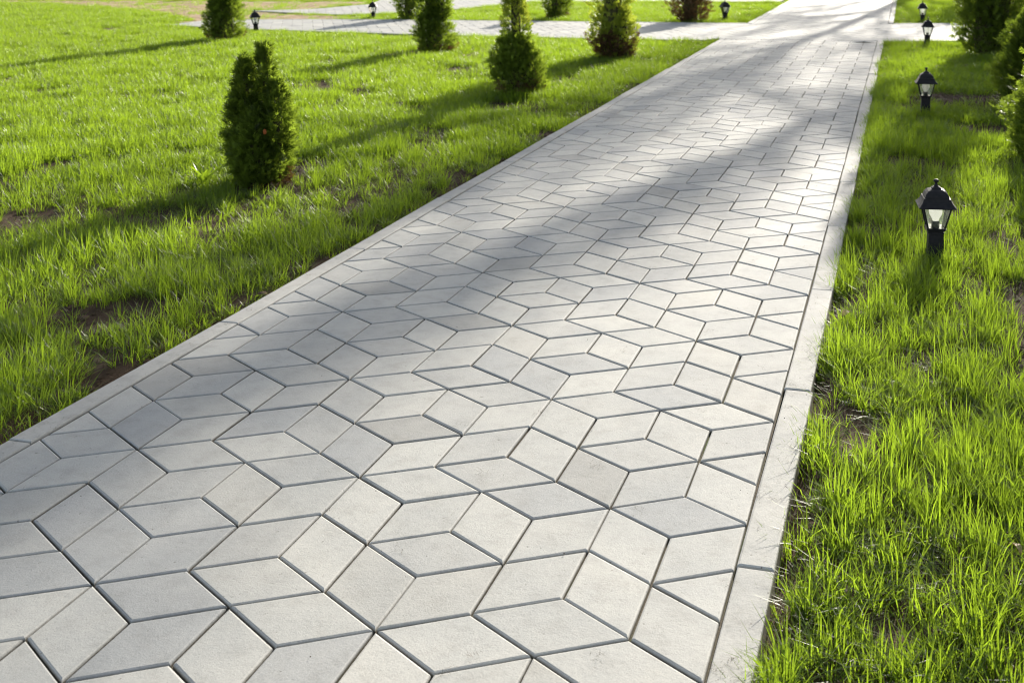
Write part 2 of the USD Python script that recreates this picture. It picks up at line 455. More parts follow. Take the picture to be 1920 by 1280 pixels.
def ground_z(x, y):
    p = np.stack([x, y, np.zeros_like(x)], -1)
    h = -0.045 + 0.030 * (meshkit.fbm(p * 2.2, 3, 5) - 0.5) + 0.014 * (meshkit.fbm(p * 11.0, 2, 8) - 0.5)
    d = np.clip(np.abs(x + 0.33) - 1.11, 0, None)
    h = np.where((d < 0.3) & (y < 13.3), h + (0.022 * (x > 0) + 0.010) * (1 - d / 0.3), h)
    ins = shapely.contains_xy(paved.buffer(0.05), x, y)
    return np.where(ins, -0.075, h)


gx, gy = axis(-24, 6, 0.11, 500), axis(-3, 26, 0.11, 500)
X, Y = np.meshgrid(gx, gy, indexing="ij")
Z = ground_z(X.ravel(), Y.ravel()).reshape(X.shape)
V = np.stack([X, Y, Z], -1).reshape(-1, 3)
ii, jj = np.meshgrid(np.arange(len(gx) - 1), np.arange(len(gy) - 1), indexing="ij")
a = (ii * len(gy) + jj).ravel()
F = np.vstack([np.c_[a, a + len(gy), a + len(gy) + 1], np.c_[a, a + len(gy) + 1, a + 1]])
tag(part(None, "ground", trimesh.Trimesh(V, F, process=False), SOIL, smooth=True), kind="structure")

dirt_poly = Polygon([(-19.5, 21.2), (-15.6, 19.2), (-13.2, 17.4), (-11.9, 16.2), (-11.65, 15.2), (-10.9, 14.75), (-11.6, 16.15), (-10.2, 16.5), (-9.05, 16.62), (-9.0, 17.5), (-9.9, 17.65), (-11.2, 18.1), (-12.4, 18.9), (-11.3, 19.4), (-10.9, 21.2), (-11.4, 22.3), (-18.4, 22.4), (-23.5, 22.4), (-23.5, 21.8)]).difference(shapely.unary_union([cross_poly, back_poly]).buffer(0.02))
pts = []
step = 0.16
for x in np.arange(-24, -8.5, step):
    for y in np.arange(14.5, 22.5, step):
        if shapely.contains_xy(dirt_poly, x + step / 2, y + step / 2):
            pts.append((x, y))
vs, fs, seenv = [], [], {}


def vid(x, y):
    k = (round(x / step), round(y / step))
    if k not in seenv:
        seenv[k] = len(vs); vs.append((x, y))
    return seenv[k]


for x, y in pts:
    q = [vid(x, y), vid(x + step, y), vid(x + step, y + step), vid(x, y + step)]
    fs += [(q[0], q[1], q[2]), (q[0], q[2], q[3])]
vs = np.array(vs)
vz = -0.018 + 0.05 * (meshkit.fbm(np.c_[vs * 1.7, np.zeros(len(vs))], 4, 3) - 0.5)
tag(part(None, "dirt", trimesh.Trimesh(np.c_[vs, vz], np.array(fs), process=False), DIRT, smooth=True), kind="structure")

# ---------------------------------------------------------------- grass
def blade(rng, h, w, lean, az, base):
    """A tapered, bending blade: 5 triangles."""
    n = 3
    t = np.linspace(0, 1, n + 1)
    d = np.array([math.cos(az), math.sin(az), 0])
    side = np.array([-math.sin(az), math.cos(az), 0])
    tw = rng.normal(0, 0.5)
    side = side * math.cos(tw) + d * math.sin(tw)
    spine = base + np.outer(h * lean * t ** 1.9, d) + np.outer(h * (t - 0.28 * lean * t ** 2.2), [0, 0, 1])
    wid = w * np.array([0.8, 1.0, 0.72, 0.0])
    L, R = spine - side * wid[:, None] / 2, spine + side * wid[:, None] / 2
    V = np.vstack([L[:3], R[:3], spine[3:]])
    F = [(0, 3, 4), (0, 4, 1), (1, 4, 5), (1, 5, 2), (2, 5, 6)]
    return V, np.array(F)


def tuft(seed, n, radius, h0, w0, lean0):
    rng = np.random.default_rng(seed)
    Vs, Fs, o = [], [], 0
    for _ in range(n):
        r, a = radius * math.sqrt(rng.random()), rng.uniform(0, 2 * math.pi)
        base = np.array([r * math.cos(a), r * math.sin(a), -0.012])
        az = a + rng.normal(0, 0.9)
        h = h0 * rng.uniform(0.45, 1.15)
        V, F = blade(rng, h, w0 * rng.uniform(0.7, 1.25), abs(rng.normal(lean0, 0.22)), az, base)
        Vs.append(V); Fs.append(F + o); o += len(V)
    return trimesh.Trimesh(np.vstack(Vs), np.vstack(Fs), process=False)


protos = [tuft(100 + k, 17, 0.030, 0.112, 0.0031, 0.30 + 0.13 * k) for k in range(5)] + \
         [tuft(200 + k, 20, 0.050, 0.066, 0.0026, 0.75) for k in range(4)] + \
         [tuft(300 + k, 38, 0.095, 0.098, 0.0046, 0.30 + 0.10 * k) for k in range(5)]

# bare patches: x, y, half width, half length
BARE = [(-2.3, 1.69, 0.30, 0.10), (-1.85, 1.82, 0.24, 0.09), (-1.72, 1.26, 0.14, 0.10), (-2.37, 5.6, 0.26, 0.22), (-2.27, 4.75, 0.22, 0.16), (-2.65, 5.05, 0.2, 0.16),
        (-2.2, 6.2, 0.16, 0.16), (0.84, 0.59, 0.07, 0.17), (0.86, 0.86, 0.06, 0.12), (0.84, 0.2, 0.06, 0.1), (0.80, 2.81, 0.06, 0.10), (1.45, 8.2, 0.60, 0.85), (1.64, 6.6, 0.45, 0.42), (1.05, 7.7, 0.16, 0.25),
        (1.2, 6.75, 0.22, 0.18), (1.42, 2.66, 0.22, 0.06), (-5.4, 5.5, 0.30, 0.16), (-1.48, 2.6, 0.07, 0.3), (1.07, 0.30, 0.10, 0.05), (-1.47, 1.5, 0.05, 0.3), (-2.42, 7.2, 0.3, 0.28), (-2.5, 10.2, 0.4, 0.3), (1.0, 1.3, 0.08, 0.06), (1.12, 1.75, 0.06, 0.1)]


def grass_density(x, y):
    p = np.stack([x, y, np.zeros_like(x)], -1)
    n = meshkit.fbm(p * 2.6, 3, 21)
    n2 = meshkit.fbm(p * 9.0, 2, 31)
    d = np.clip((n - 0.27) * 4.6, 0.14, 1.0) * np.clip((n2 - 0.20) * 3.6, 0.15, 1.0)
    jit = 0.75 + 0.6 * meshkit.fbm(p * 14.0, 2, 77)
    for bx, by, hx, hy in BARE:
        r = np.sqrt(((x - bx) / hx) ** 2 + ((y - by) / hy) ** 2) * jit * 1.25
        d = d * np.clip((r - 0.65) * 1.8, 0.10, 1)
    return d


rg = np.random.default_rng(77)
N = 1100000
px = rg.uniform(-24.0, 5.2, N); py = rg.uniform(-1.0, 25.0, N)
PP = np.c_[px, py, np.zeros(N)]
uv, zz = project(PP)
dd = np.hypot(px - CAM[0], py - CAM[1])
margin = 1.2 / np.maximum(zz, 0.3) * FOCAL_PX
keep = (uv[:, 0] > -margin) & (uv[:, 0] < 1920 + margin) & (uv[:, 1] < 1280 + margin) & (uv[:, 1] > -60) & (zz > 0.3)
area = 29.2 * 26.0
target = np.clip(1120 * (3.6 / np.maximum(dd, 1.0)) ** 1.2, 260, 1120)
keep &= rg.random(N) < target * area / N
px, py, dd = px[keep], py[keep], dd[keep]
ok = ~shapely.contains_xy(paved.buffer(0.012), px, py) & ~(shapely.contains_xy(dirt_poly.buffer(-0.04), px, py) & (rg.random(len(px)) > 0.10))
px, py, dd = px[ok], py[ok], dd[ok]
den = grass_density(px, py)
ok = rg.random(len(px)) < np.clip(den * 1.15, 0, 1)
px, py, dd, den = px[ok], py[ok], dd[ok], den[ok]
pz = ground_z(px, py)
kind = np.where(dd > 7.5, rg.integers(9, 14, len(px)), np.where(rg.random(len(px)) < 0.62, rg.integers(0, 5, len(px)), rg.integers(5, 9, len(px))))
tall = 0.52 + 1.10 * meshkit.fbm(np.c_[px * 2.1, py * 2.1, np.zeros(len(px))], 3, 51)
tall *= np.where(den < 0.35, 0.72, 1.0) * rg.uniform(0.62, 1.25, len(px))
curbd = np.minimum(np.abs(px - RO), np.abs(px - LO))
tall *= np.where((np.abs(px - LO) < 0.12) & (py < 13), 0.62, 1.0)
fy = rg.uniform(-0.4, 9.0, 4500)
fx = RO + 0.008 + rg.random(4500) ** 1.5 * 0.05
fk = rg.random(4500) < np.clip((meshkit.fbm(np.c_[fx * 4, fy * 4.5, 0 * fx], 3, 91) - 0.40) * 5, 0, 1)
fx, fy = fx[fk], fy[fk]
px, py, pz = np.r_[px, fx], np.r_[py, fy], np.r_[pz, ground_z(fx, fy)]
kind, tall = np.r_[kind, rg.integers(0, 9, len(fx))], np.r_[tall, rg.uniform(0.7, 1.25, len(fx))]
for lx0, ly0 in ((1.19, 3.12), (1.215, 7.35), (1.33, 13.27), (1.33, 17.26), (-9.14, 14.02), (-8.47, 16.86), (-1.98, 17.34)):
    n_ = 16 if ly0 < 5 else 7
    aa, rr_ = rg.uniform(0, 2 * math.pi, n_), rg.uniform(0.055, 0.12, n_)
    fx, fy = lx0 + rr_ * np.cos(aa), ly0 + rr_ * np.sin(aa)
    px, py, pz = np.r_[px, fx], np.r_[py, fy], np.r_[pz, ground_z(fx, fy)]
    kind, tall = np.r_[kind, rg.integers(0, 5, n_)], np.r_[tall, rg.uniform(0.9, 1.35, n_)]
yaw = rg.uniform(0, 2 * math.pi, len(px))
inst = UsdGeom.PointInstancer.Define(stage, "/World/grass")
for k, m in enumerate(protos):
    p = usdkit.mesh(stage, f"/World/grass/grass_tuft_{k:03d}", m, GRASS)
    inst.GetPrototypesRel().AddTarget(p.GetPath())
inst.CreateProtoIndicesAttr(Vt.IntArray.FromNumpy(kind.astype(np.int32)))
inst.CreatePositionsAttr(Vt.Vec3fArray.FromNumpy(np.c_[px, py, pz].astype(np.float32)))
inst.CreateScalesAttr(Vt.Vec3fArray.FromNumpy(np.c_[np.ones(len(px)), np.ones(len(px)), tall].astype(np.float32)))
inst.CreateOrientationsAttr(Vt.QuathArray([Gf.Quath(float(math.cos(t / 2)), 0, 0, float(math.sin(t / 2))) for t in yaw]))
tag(inst.GetPrim(), "bright green lawn grass growing thickly beside the paved path", "grass", kind="stuff")
print("grass tufts", len(px))


# dead straw lying on the soil
def straw_clump(seed):
    rng = np.random.default_rng(seed)
    Vs, Fs, o = [], [], 0
    for _ in range(14):
        c = np.r_[rng.normal(0, 0.045, 2), rng.uniform(0.001, 0.010)]
        a, L, w = rng.uniform(0, 2 * math.pi), rng.uniform(0.03, 0.085), rng.uniform(0.0012, 0.0024)
        d = np.array([math.cos(a), math.sin(a), rng.normal(0, 0.18)])
        s = np.array([-math.sin(a), math.cos(a), 0]) * w / 2
        m = c + d * L / 2 + np.array([0, 0, rng.uniform(0, 0.008)]) + s * rng.normal(0, 4)
        e = c + d * L
        Vs.append(np.array([c - s, c + s, m - s, m + s, e])); Fs.append(np.array([(0, 1, 3), (0, 3, 2), (2, 3, 4)]) + o); o += 5
    return trimesh.Trimesh(np.vstack(Vs), np.vstack(Fs), process=False)


N = 26000
sx_, sy_ = rg.uniform(-7.0, 2.8, N), rg.uniform(-0.6, 10.0, N)
uv, zz = project(np.c_[sx_, sy_, np.zeros(N)])
k_ = (uv[:, 0] > -200) & (uv[:, 0] < 2150) & (uv[:, 1] < 1500) & (zz > 0.3) & ~shapely.contains_xy(paved.buffer(0.02), sx_, sy_)
sx_, sy_ = sx_[k_], sy_[k_]
wv = np.array([lat(a, b) for a in range(-7, 4) for b in range(-8, 40)])
wv = wv[(wv[:, 1] > -0.6) & (wv[:, 1] < 6) & (rg.random(len(wv)) < 0.22)] + rg.normal(0, 0.006, 2)
ev = np.c_[np.r_[RX + 0.07 * rg.random(60), RX - 0.9 * rg.random(90) ** 2, LX - 0.06 * rg.random(40)], rg.uniform(-0.3, 7, 190)]
wv = np.vstack([wv, ev])
si = UsdGeom.PointInstancer.Define(stage, "/World/dry_grass")
for k in range(5):
    p = usdkit.mesh(stage, f"/World/dry_grass/straw_clump_{k:03d}", straw_clump(900 + k), STRAW)
    si.GetPrototypesRel().AddTarget(p.GetPath())
si.CreateProtoIndicesAttr(Vt.IntArray.FromNumpy(rg.integers(0, 5, len(sx_) + len(wv)).astype(np.int32)))
si.CreatePositionsAttr(Vt.Vec3fArray.FromNumpy(np.vstack([np.c_[sx_, sy_, ground_z(sx_, sy_) + 0.002], np.c_[wv, np.r_[np.full(len(wv) - 190, -0.004), np.full(190, 0.0025)]]]).astype(np.float32)))
si.CreateOrientationsAttr(Vt.QuathArray([Gf.Quath(float(math.cos(t / 2)), 0, 0, float(math.sin(t / 2))) for t in rg.uniform(0, 6.28, len(sx_) + len(wv))]))
si.CreateScalesAttr(Vt.Vec3fArray.FromNumpy(np.r_[np.ones(len(sx_)), np.full(len(wv), 0.26)].repeat(3).reshape(-1, 3).astype(np.float32)))
tag(si.GetPrim(), "tan dead straw lying on bare soil between the grass", "dry grass", kind="stuff")


# crumbs and small clods of soil, some of them swept onto the curb and the joints
N = 30000
cx_, cy_ = rg.uniform(-6.0, 2.8, N), rg.uniform(-0.5, 9.0, N)
uv, zz = project(np.c_[cx_, cy_, np.zeros(N)])
gd = grass_density(cx_, cy_)
k_ = (uv[:, 0] > -200) & (uv[:, 0] < 2150) & (uv[:, 1] < 1500) & (zz > 0.3) & ~shapely.contains_xy(paved.buffer(0.005), cx_, cy_) & (rg.random(N) < np.clip(1.1 - 1.4 * gd, 0.08, 1))
cx_, cy_ = cx_[k_], cy_[k_]
lx_ = np.r_[RX + 0.09 * rg.random(150) ** 0.3, RX - 0.9 * rg.random(50) ** 2, LX - 0.08 * rg.random(60) ** 0.4]
ly_ = rg.uniform(-0.3, 6.0, len(lx_))
ci = UsdGeom.PointInstancer.Define(stage, "/World/soil_crumbs")
for k in range(4):
    m = trimesh.creation.icosphere(1, 0.008)
    m.vertices *= (0.6 + 0.9 * meshkit.fbm(m.vertices * 90 + 7 * k, 2, k))[:, None] * np.array([1.0, 0.85, 0.6])
    p = usdkit.mesh(stage, f"/World/soil_crumbs/crumb_{k:03d}", m, SOIL)
    ci.GetPrototypesRel().AddTarget(p.GetPath())
nn_ = len(cx_) + len(lx_)
ci.CreateProtoIndicesAttr(Vt.IntArray.FromNumpy(rg.integers(0, 4, nn_).astype(np.int32)))
ci.CreatePositionsAttr(Vt.Vec3fArray.FromNumpy(np.vstack([np.c_[cx_, cy_, ground_z(cx_, cy_) + 0.001], np.c_[lx_, ly_, np.full(len(lx_), 0.0035)]]).astype(np.float32)))
ci.CreateScalesAttr(Vt.Vec3fArray.FromNumpy(np.r_[rg.gamma(2.0, 0.45, len(cx_)), rg.uniform(0.06, 0.24, len(lx_))].repeat(3).reshape(-1, 3).astype(np.float32)))
ci.CreateOrientationsAttr(Vt.QuathArray([Gf.Quath(float(math.cos(t / 2)), 0, 0, float(math.sin(t / 2))) for t in rg.uniform(0, 6.28, nn_)]))
tag(ci.GetPrim(), "small dark crumbs of soil on the bare patches and along the curb", "soil", kind="stuff")


# ---------------------------------------------------------------- thujas
def sprays(P, D, Nn, size, rng):
    """Flat fan-shaped sprays: at points P, growing along D, lying in the plane of D and a side vector."""
    n = len(P)
    side = np.cross(D, Nn); side /= np.linalg.norm(side, axis=1)[:, None] + 1e-9
    roll = rng.normal(0, 0.7, n)
    nn = np.cross(side, D)
    side = side * np.cos(roll)[:, None] + nn * np.sin(roll)[:, None]
    nn = np.cross(side, D)
    Vs, Fs, o = [], [], 0
    fan = [(0.0, 0.0, 1.0), (0.18, 0.62, 0.50), (0.18, -0.62, 0.50), (0.42, 0.55, 0.46), (0.42, -0.55, 0.46), (0.66, 0.48, 0.34), (0.66, -0.48, 0.34)]
    for t0, ang, ln in fan:
        a = ang * rng.uniform(0.75, 1.25, n)
        L = size * ln * rng.uniform(0.75, 1.2, n)
        d = D * np.cos(a)[:, None] + side * np.sin(a)[:, None] + nn * rng.normal(0, 0.14, n)[:, None]
        b = P + D * (t0 * size)[:, None]
        w = np.cross(d, nn); w /= np.linalg.norm(w, axis=1)[:, None] + 1e-9
        ww = (size * 0.052 * rng.uniform(0.8, 1.3, n))[:, None]
        m = b + d * (L * 0.55)[:, None]
        e = b + d * L[:, None]
        V = np.stack([b, m - w * ww, m + w * ww, e], 1).reshape(-1, 3)
        i = np.arange(n) * 4 + o
        Fs.append(np.vstack([np.c_[i, i + 2, i + 1], np.c_[i + 1, i + 2, i + 3]])); Vs.append(V); o += 4 * n
    return trimesh.Trimesh(np.vstack(Vs), np.vstack(Fs), process=False)


def profile(t, kind):
    """Relative radius of a lobe at relative height t."""
    if kind == "cone":
        return np.minimum(1.0, 0.62 + 1.6 * t) * np.clip(1.06 - t, 0, 1) ** 0.72
    if kind == "column":
        return np.minimum(1.0, 0.70 + 2.0 * t) * np.clip(1.04 - t ** 3.2, 0, 1) ** 0.6
    return np.minimum(1.0, 0.72 + 1.3 * t) * np.clip(1.03 - t ** 2.4, 0, 1) ** 0.75          # egg


def lobe_points(lobes, n, rng, z0=0.0):
    w = np.array([l[5] * (l[4] - l[3]) for l in lobes]); w /= w.sum()
    P, D, Nn, T = [], [], [], []
    for l, wi in zip(lobes, w):
        lx, ly, kind_, zb, zt_, r = l
        m = int(n * wi)
        t = rng.random(m)
        a = rng.uniform(0, 2 * math.pi, m)
        rad = r * profile(t, kind_)
        lump = 0.36 + 1.22 * meshkit.fbm(np.c_[np.cos(a) * 1.9 + lx * 9 + 7, np.sin(a) * 1.9 + ly * 9 + 3, t * (zt_ - zb) * 6.5], 3, 13)
        depth = 1 - 0.48 * rng.random(m) ** 1.6 + np.where(rng.random(m) < 0.20, rng.uniform(0.0, 0.28, m), 0)
        rr = rad * lump * depth
        out = np.c_[np.cos(a), np.sin(a), np.zeros(m)]
        lean = rng.uniform(0.55, 1.1, m)
        d = out * lean[:, None] + np.c_[np.zeros(m), np.zeros(m), rng.uniform(0.35, 1.0, m) + 0.9 * t ** 4] + rng.normal(0, 0.34, (m, 3))
        d /= np.linalg.norm(d, axis=1)[:, None]
        P.append(np.c_[lx + out[:, 0] * rr, ly + out[:, 1] * rr, zb + t * (zt_ - zb)]); D.append(d); Nn.append(out); T.append((zb + t * (zt_ - zb)))
    return map(np.concatenate, (P, D, Nn, T))


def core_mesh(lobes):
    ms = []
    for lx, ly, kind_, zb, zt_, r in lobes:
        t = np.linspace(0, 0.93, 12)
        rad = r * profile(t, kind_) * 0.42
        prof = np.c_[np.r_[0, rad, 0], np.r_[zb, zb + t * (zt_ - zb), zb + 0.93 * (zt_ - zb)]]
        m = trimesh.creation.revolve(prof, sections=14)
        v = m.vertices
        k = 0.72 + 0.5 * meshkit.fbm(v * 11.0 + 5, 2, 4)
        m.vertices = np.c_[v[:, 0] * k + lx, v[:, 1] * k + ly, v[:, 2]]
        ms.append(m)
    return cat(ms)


def thuja(name, loc, lobes, n, size, material, label, seed, brown=0.0, gold_top=None, cat_="shrub", core=True, group="thuja shrubs planted on the lawns"):
    rng = np.random.default_rng(seed)
    gz = float(ground_z(np.array([loc[0]]), np.array([loc[1]]))[0])
    t = thing(name, (loc[0], loc[1], gz), label=label, cat=cat_, group=group)
    top = max(l[4] for l in lobes)
    tr = trimesh.creation.cylinder(0.022, 0.30, sections=8)
    tr.apply_translation([0, 0, 0.13])
    part(t, "trunk", tr, BARK, smooth=True)
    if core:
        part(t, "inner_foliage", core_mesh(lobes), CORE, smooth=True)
    P, D, Nn, T = lobe_points(lobes, n, rng)
    sz_ = size * rng.uniform(0.7, 1.25, len(P))
    patch = meshkit.fbm(P * 6.0 + 11, 2, seed)
    isb = np.zeros(len(P), bool)
    if brown > 0:
        isb = (T + 0.35 * (patch - 0.5) < brown) & (rng.random(len(P)) < 0.8)
    isg = np.zeros(len(P), bool)
    if gold_top is not None:
        isg = (T + 0.30 * (patch - 0.5) > gold_top) & ~isb
    for nm, sel, mt in (("foliage", ~isb & ~isg, material), ("browned_foliage", isb, THUJA_BROWN), ("golden_foliage", isg, THUJA_GOLD)):
        if sel.sum() > 3:
            part(t, nm, sprays(P[sel], D[sel], Nn[sel], sz_[sel], rng), mt)
    return t


s1 = thuja("thuja_shrub", (-2.71, 3.90), [(0.0, 0.0, "egg", 0.0, 0.48, 0.165), (-0.075, 0.0, "egg", 0.30, 0.76, 0.064), (0.04, 0.03, "egg", 0.32, 0.83, 0.058), (0.135, -0.01, "egg", 0.20, 0.62, 0.082), (-0.13, 0.02, "egg", 0.10, 0.56, 0.085), (0.02, -0.08, "egg", 0.03, 0.44, 0.12)],
           6500, 0.066, THUJA_DARK, "dark green thuja shrub with two uneven tips, the nearest one on the left lawn", 1, brown=0.015)
lf = trimesh.creation.icosphere(1, 0.013); lf.apply_scale([0.9, 0.35, 1.3]); lf.apply_translation([0.165, -0.20, 0.37])
part(s1, "orange_leaf", lf, ORANGE_LEAF, smooth=True)
thuja("thuja_shrub", (-8.73, 12.59), [(0, 0, "egg", 0.0, 0.75, 0.25), (-0.02, 0.0, "cone", 0.35, 1.5, 0.22), (-0.18, 0, "egg", 0.05, 0.6, 0.16)],
      4200, 0.085, THUJA_DARK, "dark thuja shrub at the left lawn's far corner beside a lantern and bare dirt", 2, brown=0.06)
thuja("thuja_shrub", (-4.93, 11.56), [(0, 0, "egg", 0.0, 0.58, 0.26), (-0.05, 0, "column", 0.2, 1.15, 0.145), (0.12, 0.0, "egg", 0.45, 1.05, 0.11)],
      3800, 0.08, THUJA_DARK, "dark green two-stemmed thuja shrub standing just before the cross path", 3, brown=0.06)
thuja("thuja_shrub", (-2.46, 7.84), [(0, 0, "egg", 0.0, 0.56, 0.225), (0.0, 0.0, "cone", 0.22, 1.45, 0.14), (-0.13, 0, "egg", 0.15, 0.52, 0.12), (0.14, 0, "egg", 0.03, 0.46, 0.12)],
      5000, 0.066, THUJA_MID, "conical thuja shrub with a narrow golden tip, beside the paved path's left edge", 4, brown=0.09, gold_top=0.66)
thuja("thuja_shrub", (-2.36, 11.06), [(0, 0, "column", 0.0, 1.75, 0.25), (-0.10, 0, "egg", 0.05, 0.6, 0.17), (0.12, 0, "egg", 0.05, 0.6, 0.16)],
      4600, 0.075, THUJA_GOLD, "pale yellowish green column-shaped thuja shrub with a brown foot", 5, brown=0.27)
thuja("thuja_shrub", (-7.77, 16.95), [(0, 0, "column", 0.0, 1.05, 0.24)], 2200, 0.09, THUJA_DARK, "dark narrow thuja shrub just beyond the cross path, nearest the left lantern", 6)
thuja("thuja_shrub", (-5.09, 17.45), [(0, 0, "column", 0.0, 1.05, 0.22)], 2200, 0.09, THUJA_DARK, "dark thuja shrub beyond the cross path, the middle one of three there", 7, brown=0.05)
thuja("thuja_shrub", (-2.50, 16.85), [(0, 0, "column", 0.0, 1.10, 0.29)], 2400, 0.09, THUJA_BROWN, "brownish thuja shrub beyond the cross path with a lantern to its right", 8)

RG = "tall thuja trees along the right lawn"
thuja("thuja_tree", (2.03, 12.05), [(0, 0, "column", 0.0, 3.6, 0.36), (-0.08, -0.12, "egg", 0.05, 1.0, 0.28), (0.1, -0.1, "egg", 0.3, 1.6, 0.28)], 9000, 0.095, THUJA_DARK,
      "tall dense dark thuja tree rising at the right beside the cross path", 9, cat_="tree", group=RG)
thuja("thuja_tree", (2.20, 8.05), [(0, 0, "column", 0.0, 0.74, 0.34), (-0.12, -0.1, "egg", 0.0, 0.8, 0.24)], 6000, 0.08, THUJA_DARK,
      "dark rounded thuja bush at the right edge, in front of the tall thuja tree", 10, group=RG)
thuja("thuja_tree", (2.05, 5.78), [(0, 0, "cone", 0.0, 1.0, 0.34), (-0.1, -0.1, "egg", 0.0, 0.55, 0.22)], 6500, 0.066, THUJA_DARK,
      "green thuja bush with sunlit tips, nearest of the row at the right edge", 11, group=RG)
thuja("thuja_tree", (2.66, 13.3), [(0, 0, "column", 0.0, 1.1, 0.36)], 3600, 0.09, THUJA_GOLD,
      "yellow and brown thuja bush showing behind the tall dark thuja at the right edge", 12, brown=0.5, group=RG)
thuja("thuja_tree", (2.35, 20.6), [(0, 0, "column", 0.0, 1.7, 0.42)], 2600, 0.10, THUJA_DARK,
      "distant dark thuja bush at the top edge, left of the tall thuja tree", 13, group=RG)


thuja("thuja_tree", (2.08, 3.72), [(0, 0, "egg", 0.0, 0.85, 0.26)], 2600, 0.085, THUJA_DARK,
      "thuja bush just outside the right edge, its shade reaching the lawn by the lantern", 14, group=RG)

# ---------------------------------------------------------------- garden lanterns
def loft(rings, rot=0.0):
    """Square rings (half width, z) with small chamfers, capped."""
    Vs = []
    for h, z in rings:
        c = min(h * 0.22, 0.004)
        pts = [(h, -h + c), (h, h - c), (h - c, h), (-h + c, h), (-h, h - c), (-h, -h + c), (-h + c, -h), (h - c, -h)]
        Vs.append(np.c_[pts, np.full(8, z)])
    n = len(rings)
    F = []
    for r in range(n - 1):
        for q in range(8):
            a, b = r * 8 + q, r * 8 + (q + 1) % 8
            F += [(a, b, b + 8), (a, b + 8, a + 8)]
    F += [(0, q + 1, q) for q in range(1, 7)]
    o = (n - 1) * 8
    F += [(o, o + q, o + q + 1) for q in range(1, 7)]
    return trimesh.Trimesh(np.vstack(Vs), np.array(F), process=False)


def lathe(prof, sections=20):
    return trimesh.creation.revolve(np.array(prof), sections=sections)


def bar(a, b, w):
    a, b = np.array(a, float), np.array(b, float)
    m = trimesh.creation.box([w, w, np.linalg.norm(b - a)])
    T = trimesh.geometry.align_vectors([0, 0, 1], (b - a) / np.linalg.norm(b - a))
    T[:3, 3] = (a + b) / 2
    m.apply_transform(T)
    return m


def make_lantern(loc, rot, label, group):
    t = thing("garden_lantern", loc, rot, (0.95, 0.95, 0.95), label=label, cat="lamp", group=group)
    part(t, "post", loft([(0.040, -0.03), (0.040, 0.03), (0.036, 0.034), (0.034, 0.118), (0.037, 0.120), (0.037, 0.128)]), METAL)
    part(t, "tray", loft([(0.034, 0.1285), (0.043, 0.140), (0.045, 0.146), (0.040, 0.148)]), METAL)
    zb, zt_, hb, ht = 0.149, 0.247, 0.0385, 0.0625
    for sx_ in (-1, 1):
        for sy_ in (-1, 1):
            part(t, "corner_bar", bar((sx_ * hb, sy_ * hb, zb - 0.002), (sx_ * ht, sy_ * ht, zt_ + 0.002), 0.0075), METAL)
    for k in range(4):
        i0, i1 = hb - 0.0042, ht - 0.0042
        q0, q1 = hb - 0.001, ht - 0.001
        th = 0.002
        V = np.array([(-i0, -q0, zb), (i0, -q0, zb), (i1, -q1, zt_), (-i1, -q1, zt_), (-i0, -q0 + th, zb), (i0, -q0 + th, zb), (i1, -q1 + th, zt_), (-i1, -q1 + th, zt_)])
        F = np.array([(0, 1, 2), (0, 2, 3), (5, 4, 7), (5, 7, 6), (4, 0, 3), (4, 3, 7), (1, 5, 6), (1, 6, 2), (3, 2, 6), (3, 6, 7), (4, 5, 1), (4, 1, 0)])
        m = trimesh.Trimesh(V, F, process=False)
        m.apply_transform(trimesh.transformations.rotation_matrix(k * math.pi / 2, [0, 0, 1]))
        part(t, "glass_pane", m, PANE)
    part(t, "socket", lathe([(0, 0.1485), (0.019, 0.1485), (0.019, 0.170), (0.015, 0.176), (0, 0.176)]), SOCKET, smooth=35)
    part(t, "bulb", lathe([(0, 0.1765), (0.0145, 0.1765), (0.0165, 0.186), (0.023, 0.198), (0.029, 0.209), (0.0315, 0.221), (0.0285, 0.234), (0.019, 0.244), (0, 0.2465)]), BULB, smooth=True)
    roof = part(t, "roof", loft([(0.060, 0.2485), (0.080, 0.2475), (0.0845, 0.249), (0.085, 0.252), (0.0765, 0.2605), (0.069, 0.270), (0.064, 0.280), (0.0615, 0.289), (0.0605, 0.2915),
                                 (0.0555, 0.2925), (0.0545, 0.298), (0.049, 0.312), (0.038, 0.324), (0.026, 0.330), (0.0225, 0.331), (0.021, 0.336), (0.010, 0.343)]), METAL)
    part(roof, "finial", lathe([(0, 0.343), (0.011, 0.343), (0.007, 0.350), (0.0055, 0.356), (0.008, 0.361), (0.0125, 0.366), (0.0125, 0.370), (0.008, 0.374), (0, 0.3755)], 14), METAL, smooth=40)
    return t


